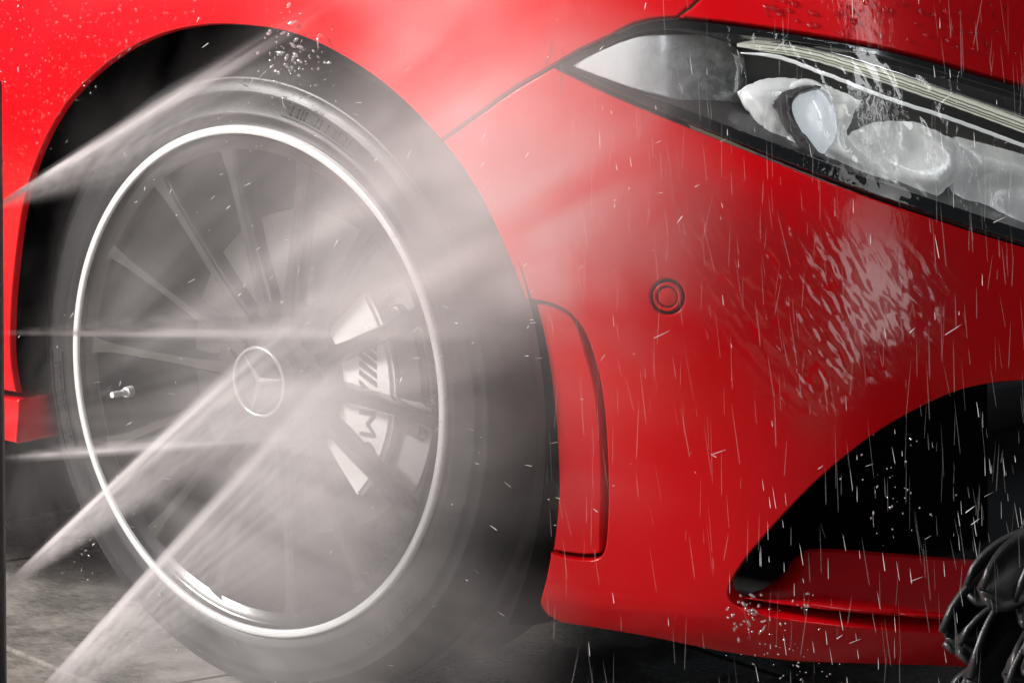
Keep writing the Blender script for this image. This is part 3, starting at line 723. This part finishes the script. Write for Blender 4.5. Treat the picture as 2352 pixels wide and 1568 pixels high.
for a_ in (-34, 28):
    disc_lathe('caliper_bolt', [(0.0, 0.006), (0.007, 0.006), (0.0105, 0.004), (0.0105, -0.004)], Matrix.Translation((0.168 * math.cos(math.radians(a_)), 0.056, 0.168 * math.sin(math.radians(a_)))) @ Matrix.Rotation(PI / 2, 4, 'X'), cal, 'dull_steel')
def text_mesh(body_, size, extrude):
    c = bpy.data.curves.new('lettering', 'FONT'); c.body = body_; c.size = size; c.extrude = extrude; c.offset = 0.0; c.space_character = 1.02
    o = bpy.data.objects.new('lettering', c); COL.objects.link(o)
    dg = bpy.context.evaluated_depsgraph_get(); m = bpy.data.meshes.new_from_object(o.evaluated_get(dg)); bpy.data.objects.remove(o); return m
tm = text_mesh('AMG', 0.0290, 0.0006); tm.materials.clear(); tm.materials.append(MAT['print_black'])
xs = [v_.co.x for v_ in tm.vertices]; wtxt = max(xs) - min(xs)
def emblem(parent, loc, scale, mat='print_black'):
    """slanted bars then letters, read downwards; loc = upper end of the line, text height along +x"""
    M = Matrix.Translation(loc) @ Matrix(((0, 1, 0, 0), (0, 0, -1, 0), (-1, 0, 0, 0), (0, 0, 0, 1))) @ Matrix.Scale(scale, 4)
    hgt = 0.0215
    for i in range(5):
        x0 = 0.0085 * i; bw = 0.0048; sl = 0.0095
        vv = [(x0, 0), (x0 + bw, 0), (x0 + bw + sl, hgt), (x0 + sl, hgt)]
        v = [M @ Vector((p[0], p[1], zz)) for zz in (0.0006, -0.0006) for p in vv]
        f = [(0, 1, 2, 3), (7, 6, 5, 4)] + [(j, 4 + j, 4 + (j + 1) % 4, (j + 1) % 4) for j in range(4)]
        obj('emblem_bar', me('emblem_bar', v, f), parent, mat, False)
    m2 = tm.copy(); m2.transform(M @ Matrix.Translation((0.044, 0, 0)) @ Matrix.Diagonal((1.32, 1.0, 1, 1)))
    m2.materials.clear(); m2.materials.append(MAT[mat]); obj('emblem_letters', m2, parent, None, False)
emblem(cal, (0.106, 0.0452, 0.056), 1.05)
emblem(wheel, (0.2330, 0.0085, 0.046), 0.40, 'dull_steel')

# ------------------------------------------------------------------ spray post with nozzles
p0 = on_plane(4, 190, 1, -0.45); p1 = on_plane(15, 1568, 1, -0.45)
post = tag(empty('spray_post', (p1[0] - 0.02, -0.45, 0)), 'black upright spray post at the edge of the wash bay in front of the wheel', 'spray post')
bm = bmesh.new()
lean = (p0[0] - p1[0]) / (p0[2] - p1[2])
box_bm(bm, (0.045, 0.045, p0[2] - 0.012), Matrix.Identity(4), 0.006)
for vv in bm.verts:
    vv.co.z += (p0[2] - 0.012) / 2 + 0.012; vv.co.x += lean * (vv.co.z - p1[2]) - 0.0225 + 0.02; vv.co.y += 0
    # shift so the edge nearest the car's front is the traced one
tube_o = obj('post_tube', from_bm(bm, 'post_tube'), post, 'post_black')
pr = project(tube_o.data.vertices[0].co + Vector(post.location))
mx = max(project(np.array(v_.co) + np.array(post.location))[0] for v_ in tube_o.data.vertices if v_.co.z < 0.1)
dxm = (mx - 16) / (FPX / 4.2) / RGT[0]
post.location.x -= dxm
box('base_plate', (0.12, 0.12, 0.012), (0, 0, 0.006), post, 'post_black', 0.002)

# ------------------------------------------------------------------ water jets (volumes)
def jet(name, label, npx, edge_px, tail_px, far, K, soft, tail, core=0.5, thick=0.16, yN=-0.45, yT=-0.03, seed=0, streak=64):
    """flat fan of spray from a nozzle: crisp along the edge towards edge_px, thinning out towards tail_px"""
    N = Vector(on_plane(*npx, 1, yN)); E_ = Vector(on_plane(*edge_px, 1, yT)); T_ = Vector(on_plane(*tail_px, 1, yT))
    ax = (E_ - N).normalized(); thk = Vector(ray(*edge_px)); thk = (thk - ax * thk.dot(ax)).normalized(); side = thk.cross(ax)
    if side.dot(T_ - N) < 0: side.negate(); thk.negate()
    spread = (T_ - N).dot(side) / (T_ - N).dot(ax); L = (E_ - N).length * far
    M = Matrix.Translation(N) @ Matrix((ax, thk, side)).transposed().to_4x4()
    w = thick * 1.7
    lo, hi = (0.0, -w * L, -0.05 * L), (L, w * L, (spread * 1.42) * L)
    def field(t, pos):
        X, Y, Z = t.sep(pos)
        xi = t.m('MAXIMUM', X, 0.004); vv = t.m('DIVIDE', Z, xi); ww = t.m('DIVIDE', Y, xi)
        p = t.m('MULTIPLY', t.smooth(vv, -soft * 0.35, soft), t.m('POWER', 2.718, t.m('MULTIPLY', vv, -1.0 / tail)))
        p = t.m('MULTIPLY', p, t.m('SUBTRACT', 1.0, t.smooth(vv, spread * 0.75, spread * 1.4)))
        cv = t.m('DIVIDE', t.m('SUBTRACT', vv, soft * 0.8), soft * 0.8); p = t.m('ADD', p, t.m('MULTIPLY', t.m('POWER', 2.718, t.m('MULTIPLY', t.m('MULTIPLY', cv, cv), -1.0)), core))
        q = t.m('POWER', 2.718, t.m('MULTIPLY', t.m('POWER', t.m('DIVIDE', t.m('ABSOLUTE', ww), thick), 2.0), -1.0))
        nz = t.noise(t.comb(t.m('MULTIPLY', vv, streak), t.m('MULTIPLY', ww, 5.0), t.m('ADD', t.m('MULTIPLY', X, 2.2), seed * 3.7)), 1.0, 5, 0.65)
        st = t.m('ADD', 0.16, t.m('MULTIPLY', t.smooth(nz, 0.36, 0.68), 1.45))
        fade = t.m('SUBTRACT', 1.0, t.smooth(X, L * 0.38, L))
        return t.m('MULTIPLY', t.m('MULTIPLY', t.m('MULTIPLY', p, q), t.m('MULTIPLY', st, fade)), t.m('MULTIPLY', K / 0.22, t.m('POWER', t.m('DIVIDE', 0.22, t.m('ADD', xi, 0.008)), 1.75)))
    o = vol_object('water_jet', lo, hi, 0.0030, field, (0.99, 0.955, 0.95), -0.3, M)
    tag(o, label, 'water jet', 'fan jets sprayed at the wheel', 'stuff')
    # nozzle on the post, set back from the jet's start
    nb = N - ax * 0.03
    vN, fN = tube([nb - ax * 0.02, nb, nb + ax * 0.018, nb + ax * 0.024], [0.012, 0.012, 0.008, 0.004], 14)
    inv = Vector(post.location)
    obj('nozzle', me('nozzle', [Vector(p_) - inv for p_ in vN], fN), post, 'post_black')
    return o
jet('a', 'topmost fan jet of water rising towards the top of the wheel arch', (-40, 489), (660, 44), (660, 330), 1.15, 2.6, 0.026, 0.13, core=1.3, seed=1)
jet('b', 'level fan jet of water crossing the wheel above its hub', (-25, 768), (1000, 780), (1000, 640), 1.3, 2.4, 0.018, 0.06, core=2.0, seed=2, thick=0.12)
jet('c', 'thin low fan jet of water reaching below the wheel hub', (-40, 1061), (600, 1016), (600, 940), 1.2, 2.0, 0.012, 0.05, core=2.0, seed=3, thick=0.12)
jet('d', 'steep fan jet of water rising across the hub cap', (-36, 1384), (640, 742), (640, 960), 1.35, 3.0, 0.018, 0.20, core=1.1, seed=4)
jet('e', 'lowest steep fan jet of water crossing the bottom of the wheel', (-24, 1712), (720, 888), (850, 1180), 1.4, 3.8, 0.018, 0.28, core=0.9, seed=5)

# mist thrown back from the wheel
def mist():
    lo, hi = Vector((-0.55, -0.42, 0.005)), Vector((0.62, 0.16, 0.95))
    G = [((900, 600), 0.095, 8.5, -0.06), ((760, 1110), 0.10, 7.0, -0.08), ((640, 900), 0.07, 3.0, -0.07), ((720, 800), 0.24, 1.1, -0.10), ((1120, 820), 0.13, 1.6, -0.08), ((700, 1540), 0.14, 1.3, -0.10), ((1100, 560), 0.09, 4.0, -0.09), ((1060, 220), 0.12, 2.9, -0.10), ((1250, 360), 0.12, 3.3, -0.09),
         ((800, 1310), 0.08, 3.4, -0.08), ((600, 540), 0.11, 1.3, -0.05), ((1120, 1450), 0.06, 2.4, -0.10), ((480, 1520), 0.09, 1.2, -0.12), ((900, 1000), 0.08, 1.6, -0.06), ((330, 700), 0.07, 1.6, -0.05), ((120, 1130), 0.12, 0.7, -0.1)]
    src = on_plane(-60, 980, 1, -0.45)
    def field(t, g):
        tot = None
        for (px, py), r, k_, y in G:
            c = on_plane(px, py, 1, y); d = t.m('DIVIDE', t.vm('DISTANCE', g, tuple(c)), r)
            e = t.m('MULTIPLY', t.m('POWER', 2.718, t.m('MULTIPLY', t.m('POWER', d, 2.0), -1.0)), k_)
            tot = e if tot is None else t.m('ADD', tot, e)
        # spray is drawn out along the throw of the jets, so the clots run outwards from the nozzles
        dl = t.vm('SUBTRACT', g, tuple(src)); a_ = t.vm('DOT_PRODUCT', dl, tuple(RGT)); b_ = t.vm('DOT_PRODUCT', dl, tuple(UPV)); c_ = t.vm('DOT_PRODUCT', dl, tuple(FWD))
        phi = t.m('ARCTAN2', b_, a_); rad = t.vm('LENGTH', dl)
        st = t.noise(t.comb(t.m('MULTIPLY', phi, 6.5), t.m('MULTIPLY', rad, 4.5), t.m('MULTIPLY', c_, 5.0)), 1.0, 5, 0.6, 0.7)
        nz = t.noise(g, 6.0, 4, 0.6, 0.8)
        s = t.m('ADD', 0.12, t.m('MULTIPLY', t.m('MULTIPLY', t.smooth(nz, 0.22, 0.74), t.smooth(st, 0.20, 0.78)), 1.75))
        return t.m('MULTIPLY', tot, s)
    o = vol_object('mist', tuple(lo), tuple(hi), 0.006, field, (0.985, 0.94, 0.935), -0.3)
    tag(o, 'pale water mist hanging in front of the wheel', 'mist', kind='stuff')
mist()

# ------------------------------------------------------------------ wash brush
bc = CAM + ray(2710, 1330) * 3.60
brush = tag(empty('wash_brush', (bc[0], bc[1], 0)), 'wash brush of wet black strips beside the bumper air intake', 'wash brush')
vS, fS = tube([(0, 0, 0.0), (0, 0, 0.40)], 0.045, 20); obj('shaft', me('shaft', vS, fS), brush, 'plastic_black')
simple('brush_felt', (0.014, 0.014, 0.015), 0.42, bump=0.35, bscale=420, var=0.5, scale=60, spec=0.4)
def flap_mesh(seed):
    """soft wet strip with a rounded, drooping end"""
    r_ = random.Random(seed); n_, nw = 22, 9; W = r_.uniform(0.045, 0.070); v, f = [], []; droop = r_.uniform(0.03, 0.09); curl = r_.uniform(-0.02, 0.06); ph = r_.uniform(0, 6)
    for i in range(n_ + 1):
        s_ = i / n_; x = 0.04 + 0.15 * s_; e_ = max(0, (s_ - 0.70) / 0.30); w = W * (0.85 + 0.15 * s_) * max(0.12, math.sqrt(max(0.0, 1 - e_ ** 2.2)))
        for k_ in range(nw):
            c_ = k_ / (nw - 1) - 0.5
            v.append((x, curl * s_ * s_ + 0.010 * math.sin(ph + s_ * 4 + c_ * 2.5) - 0.010 * math.cos(c_ * PI), -droop * s_ ** 2 + c_ * w))
    for i in range(n_):
        for k_ in range(nw - 1): f.append((i * nw + k_, i * nw + k_ + 1, i * nw + k_ + nw + 1, i * nw + k_ + nw))
    m = me('strip', v, f); m.materials.append(MAT['brush_felt']); return m
fm = [flap_mesh(i) for i in range(9)]
for lv, (zpx, ln) in enumerate(((1085, 0.66), (1150, 0.80), (1215, 0.94), (1280, 1.0), (1345, 1.0), (1410, 0.95), (1475, 0.93), (1540, 0.98), (1605, 1.0))):
    dz = CAM + ray(2710, zpx) * 3.60
    for kk in range(15):
        o = obj('strip', fm[(lv * 5 + kk * 3) % 9], brush, None); o.location = (0, 0, dz[2]); o.scale = (ln, 1, 1)
        o.rotation_euler = (random.uniform(-.25, .25), random.uniform(-.10, .12), kk * 2 * PI / 15 + lv * 0.37 + random.uniform(-0.06, 0.06))
        sd = o.modifiers.new('thickness', 'SOLIDIFY'); sd.thickness = 0.005

# ------------------------------------------------------------------ loose water
def add_blob(V, F, c, r, seg=8, rings=5, stretch=None, half=None):
    """little drop; half = surface normal for a bead sitting on a panel"""
    b_ = len(V); n_ = Vector(half) if half is not None else Vector((0, 0, 1)); a_ = n_.orthogonal().normalized(); bb = n_.cross(a_)
    top = 0.62 if half is not None else 1.0; lo_ = 0 if half is not None else -PI / 2
    for i in range(rings + 1):
        ph = lo_ + (PI / 2 - lo_) * i / rings
        for k_ in range(seg):
            th = 2 * PI * k_ / seg; p = (a_ * math.cos(th) + bb * math.sin(th)) * math.cos(ph) * r + n_ * math.sin(ph) * r * top
            if stretch is not None: p = p + stretch * (p.dot(stretch) / stretch.length_squared) * (stretch.length - 1) if stretch.length > 1 else p
            V.append(Vector(c) + p)
    for i in range(rings):
        for k_ in range(seg): k2 = (k_ + 1) % seg; F.append((b_ + i * seg + k_, b_ + i * seg + k2, b_ + (i + 1) * seg + k2, b_ + (i + 1) * seg + k_))
# beads on the fender
V, F = [], []
archpoly = np.array(ARCH + ARCH2)
cnt = 0
while cnt < 540:
    x, y = random.uniform(0, 620), random.uniform(0, 900)
    if x > 330 and random.random() < 0.35: continue
    ell = ((x - 597) / 600) ** 2 + ((y - 870) / 830) ** 2
    if ell < 1.04: continue
    u, q = hit(x, y); p = body(u, q); n_ = body_normal(u, q); r = random.choice((0.0006, 0.0008, 0.0010, 0.0013, 0.0017)) * random.uniform(0.8, 1.2)
    add_blob(V, F, p, r, 8, 3, None, n_); cnt += 1
tag(obj('water_beads', me('water_beads', V, F), None, 'bead_water'), 'fine clear water beads scattered over the red fender', 'water drops', kind='stuff')
V, F = [], []
for _ in range(70):
    x = random.uniform(1750, 2352); y = random.uniform(0, 40 + (x - 1750) * 0.2); u, q = hit(x, y); p = body(u, q); n_ = body_normal(u, q)
    add_blob(V, F, p, random.uniform(0.0012, 0.0034), 10, 4, None, n_)
tag(obj('water_beads', me('water_beads_hood', V, F), None, 'water'), 'larger clear water beads lying on the dark red bonnet above the headlight', 'water drops', kind='stuff')
# falling drops drawn out into threads
def thread(V, F, p, d, L, r):
    b_ = len(V); d = Vector(d).normalized(); a_ = d.orthogonal().normalized(); bb = d.cross(a_); p = Vector(p)
    prof = ((0, 0.05), (0.25, 0.6), (0.75, 1.0), (0.95, 0.8), (1.0, 0.1))
    for s_, w in prof:
        for k_ in range(4):
            th = PI / 2 * k_; V.append(p + d * L * s_ + (a_ * math.cos(th) + bb * math.sin(th)) * r * w)
    for i in range(4):
        for k_ in range(4): k2 = (k_ + 1) % 4; F.append((b_ + i * 4 + k_, b_ + i * 4 + k2, b_ + (i + 1) * 4 + k2, b_ + (i + 1) * 4 + k_))
def threads(name, label, n_, faint):
    V, F = [], []
    for _ in range(n_):
        x = 2400 - (1150 if faint else 1050) * random.random() ** 1.4; y = random.uniform(-60, 1600); p = CAM + ray(x, y) * random.uniform(3.35, 3.82)
        if faint: d = Vector((0, 0, -1)) + Vector(RGT) * random.gauss(0.06, 0.09); L = random.uniform(0.008, 0.055); r = random.uniform(0.00015, 0.00055)
        elif random.random() < 0.87: d = Vector((0, 0, -1)) + Vector(RGT) * random.uniform(0.02, 0.2); L = random.uniform(0.003, 0.022); r = random.uniform(0.00010, 0.00030)
        else: d = Vector(RGT) * -1 + Vector((0, 0, -1)) * random.uniform(0.3, 1.2); L = random.uniform(0.004, 0.017); r = random.uniform(0.0002, 0.0006)
        thread(V, F, p, d, L, r)
        if not faint and random.random() < 0.55: thread(V, F, CAM + ray(random.uniform(1720, 2352), random.uniform(960, 1600)) * random.uniform(3.4, 3.72), d, L, r * 0.8)
    tag(obj(name, me(name, V, F), None, 'faint_water' if faint else 'falling_water', False), label, 'water drops', kind='stuff')
threads('falling_drops', 'bright short threads of water falling past the bumper and air intake', 105, False)
threads('falling_spray', 'faint long veils of fine water falling past the bumper', 480, True)
V, F = [], []
for _ in range(260):
    x, y = random.gauss(820, 330), random.gauss(780, 380); p = on_plane(x, y, 1, random.uniform(-0.30, -0.05)); o_ = on_plane(-60, 980, 1, -0.45)
    d = Vector(p - o_).normalized() + Vector((random.gauss(0, .5), random.gauss(0, .3), random.gauss(0, .5)))
    thread(V, F, p, d, random.uniform(0.0008, 0.009), random.uniform(0.00012, 0.00045))
tag(obj('flying_drops', me('flying_drops', V, F), None, 'falling_water', False), 'small drops thrown off the wheel inside the spray', 'water drops', kind='stuff')
# sheet of water running off the headlight over the bumper corner
m, t = newmat('running_water')
gl = t.n('ShaderNodeBsdfGlossy'); gl.inputs['Roughness'].default_value = 0.14;
tr = t.n('ShaderNodeBsdfTransparent'); mx = t.n('ShaderNodeMixShader'); ea = t.n('ShaderNodeAttribute'); ea.attribute_name = 'edge'; t.put(mx.inputs[0], t.m('MULTIPLY', t.film(0.085), t.smooth(ea.outputs['Fac'], 0.012, 0.07))); t.put(mx.inputs[1], tr.outputs[0]); t.put(mx.inputs[2], gl.outputs[0]); t.out(mx.outputs[0]); MAT['running_water'] = m
def ripple(u, q, e):
    h = np.array([mnoise.noise(Vector((a_ * 150 + b_ * 88, b_ * 38 - a_ * 26, 0.3))) + 0.6 * mnoise.noise(Vector((a_ * 330 + b_ * 180, b_ * 105 - a_ * 50, 4.3))) for a_, b_ in zip(u, q)])
    return -0.00105 * h * sstep(0.0, 0.05, e) - 0.0005
film = panel('water_film', outline([[(1450, 240), (1700, 342), (1850, 402), (2010, 458), (2260, 540)], [(2260, 540), (2280, 700), (2262, 870)], [(2262, 870), (2120, 932), (1990, 1005), (1860, 1110)], [(1860, 1110), (1700, 960), (1520, 700), (1420, 420), (1450, 240)]], step=14),
             None, 'running_water', depth=0.0, grid=0.0026, flange=0.0, relief=ripple)
tag(film, 'rippling sheet of water running down the bumper below the headlight', 'water film', kind='stuff')
# rivulets on the fender
V, F = [], []
for x0, y0, y1, r in ((196, -20, 62, 0.0011), (238, -10, 50, 0.0006), (500, -20, 58, 0.0009), (628, -20, 62, 0.0009), (258, 60, 150, 0.0007), (1268, 95, 150, 0.0012), (1300, 150, 215, 0.0009)):
    P = []; R_ = []; n_ = 14; x = x0
    for i in range(n_ + 1):
        x += random.gauss(-0.9, 1.3); P.append(at(x, y0 + (y1 - y0) * i / n_)); R_.append(r * (0.4 + 0.6 * (i / n_) ** 2) * random.uniform(0.8, 1.2))
    v, f = tube(P, R_, 8); b_ = len(V); V += v; F += [tuple(i + b_ for i in q) for q in f]
tag(obj('water_rivulets', me('water_rivulets', V, F), None, 'bead_water'), 'thin clear trickles of water running down the red fender', 'water trickles', kind='stuff')
# splashes of clear water: torn strings and drops
def splash(label, items):
    V, F = [], []
    for c, spread, strings, drops, rad, lean_ in items:
        c = Vector(c)
        for _ in range(strings):
            p = c + Vector((random.gauss(0, 1), random.gauss(0, 0.5), random.gauss(0, 1))) * spread * 0.5; d = Vector((random.gauss(0, 1), random.gauss(0, .5), random.gauss(0, 1))).normalized(); P, R_ = [], []
            for i in range(random.randint(5, 9)):
                P.append(p.copy()); R_.append(rad * random.uniform(0.3, 1.1)); d = (d + Vector((random.gauss(0, .5), random.gauss(0, .3), random.gauss(0, .5))) + Vector(lean_)).normalized(); p = p + d * spread * 0.13
            R_[0] = R_[-1] = rad * 0.15
            v, f = tube(P, R_, 7); b_ = len(V); V += v; F += [tuple(i + b_ for i in q) for q in f]
        for _ in range(drops):
            add_blob(V, F, c + Vector((random.gauss(0, 1), random.gauss(0, 0.6), random.gauss(0, 1))) * spread * 0.75, rad * random.uniform(0.3, 1.2), 7, 5, Vector((random.gauss(0, 1), random.gauss(0, 1), random.gauss(0, 1))).normalized() * random.uniform(1.1, 2.6))
    tag(obj('water_splash', me('water_splash', V, F), None, 'broken_water'), label, 'water splash', kind='stuff')
splash('clear strings of water breaking under the top of the wheel arch', [(on_plane(672, 118, 1, -0.03), 0.022, 5, 60, 0.0016, (0, 0, 0)), (on_plane(640, 196, 1, -0.006), 0.03, 2, 30, 0.0009, (0.25, 0, -0.1)), (on_plane(720, 232, 1, -0.004), 0.02, 2, 16, 0.0008, (0.25, 0, -0.15)), (on_plane(560, 282, 1, -0.002), 0.03, 1, 22, 0.0006, (0.3, 0, 0))])
splash('clear water breaking off the lower edge of the air intake', [(at(1722, 1408) + np.array((0, -0.008, 0)), 0.016, 3, 44, 0.0013, (0, 0, -0.1)), (CAM + ray(2060, 1135) * 3.74, 0.03, 0, 34, 0.0008, (0.1, 0.1, -0.1)), (CAM + ray(1790, 1500) * 3.74, 0.03, 0, 34, 0.0008, (0.4, 0.4, -0.5)), (CAM + ray(1850, 1555) * 3.7, 0.03, 0, 30, 0.0008, (0.2, 0.2, -0.5)), (at(1855, 1385) + np.array((0.004, -0.008, 0)), 0.008, 2, 10, 0.0010, (0, 0, -0.5))])
splash('small drops of water splashing on the floor beside the tyre', [(on_plane(190, 1235, 1, -0.1), 0.012, 0, 12, 0.0008, (0, 0, -0.8)), (on_plane(185, 1300, 1, -0.1), 0.018, 0, 16, 0.0006, (0, 0, 0))])
print('built', len(bpy.data.objects), 'objects')
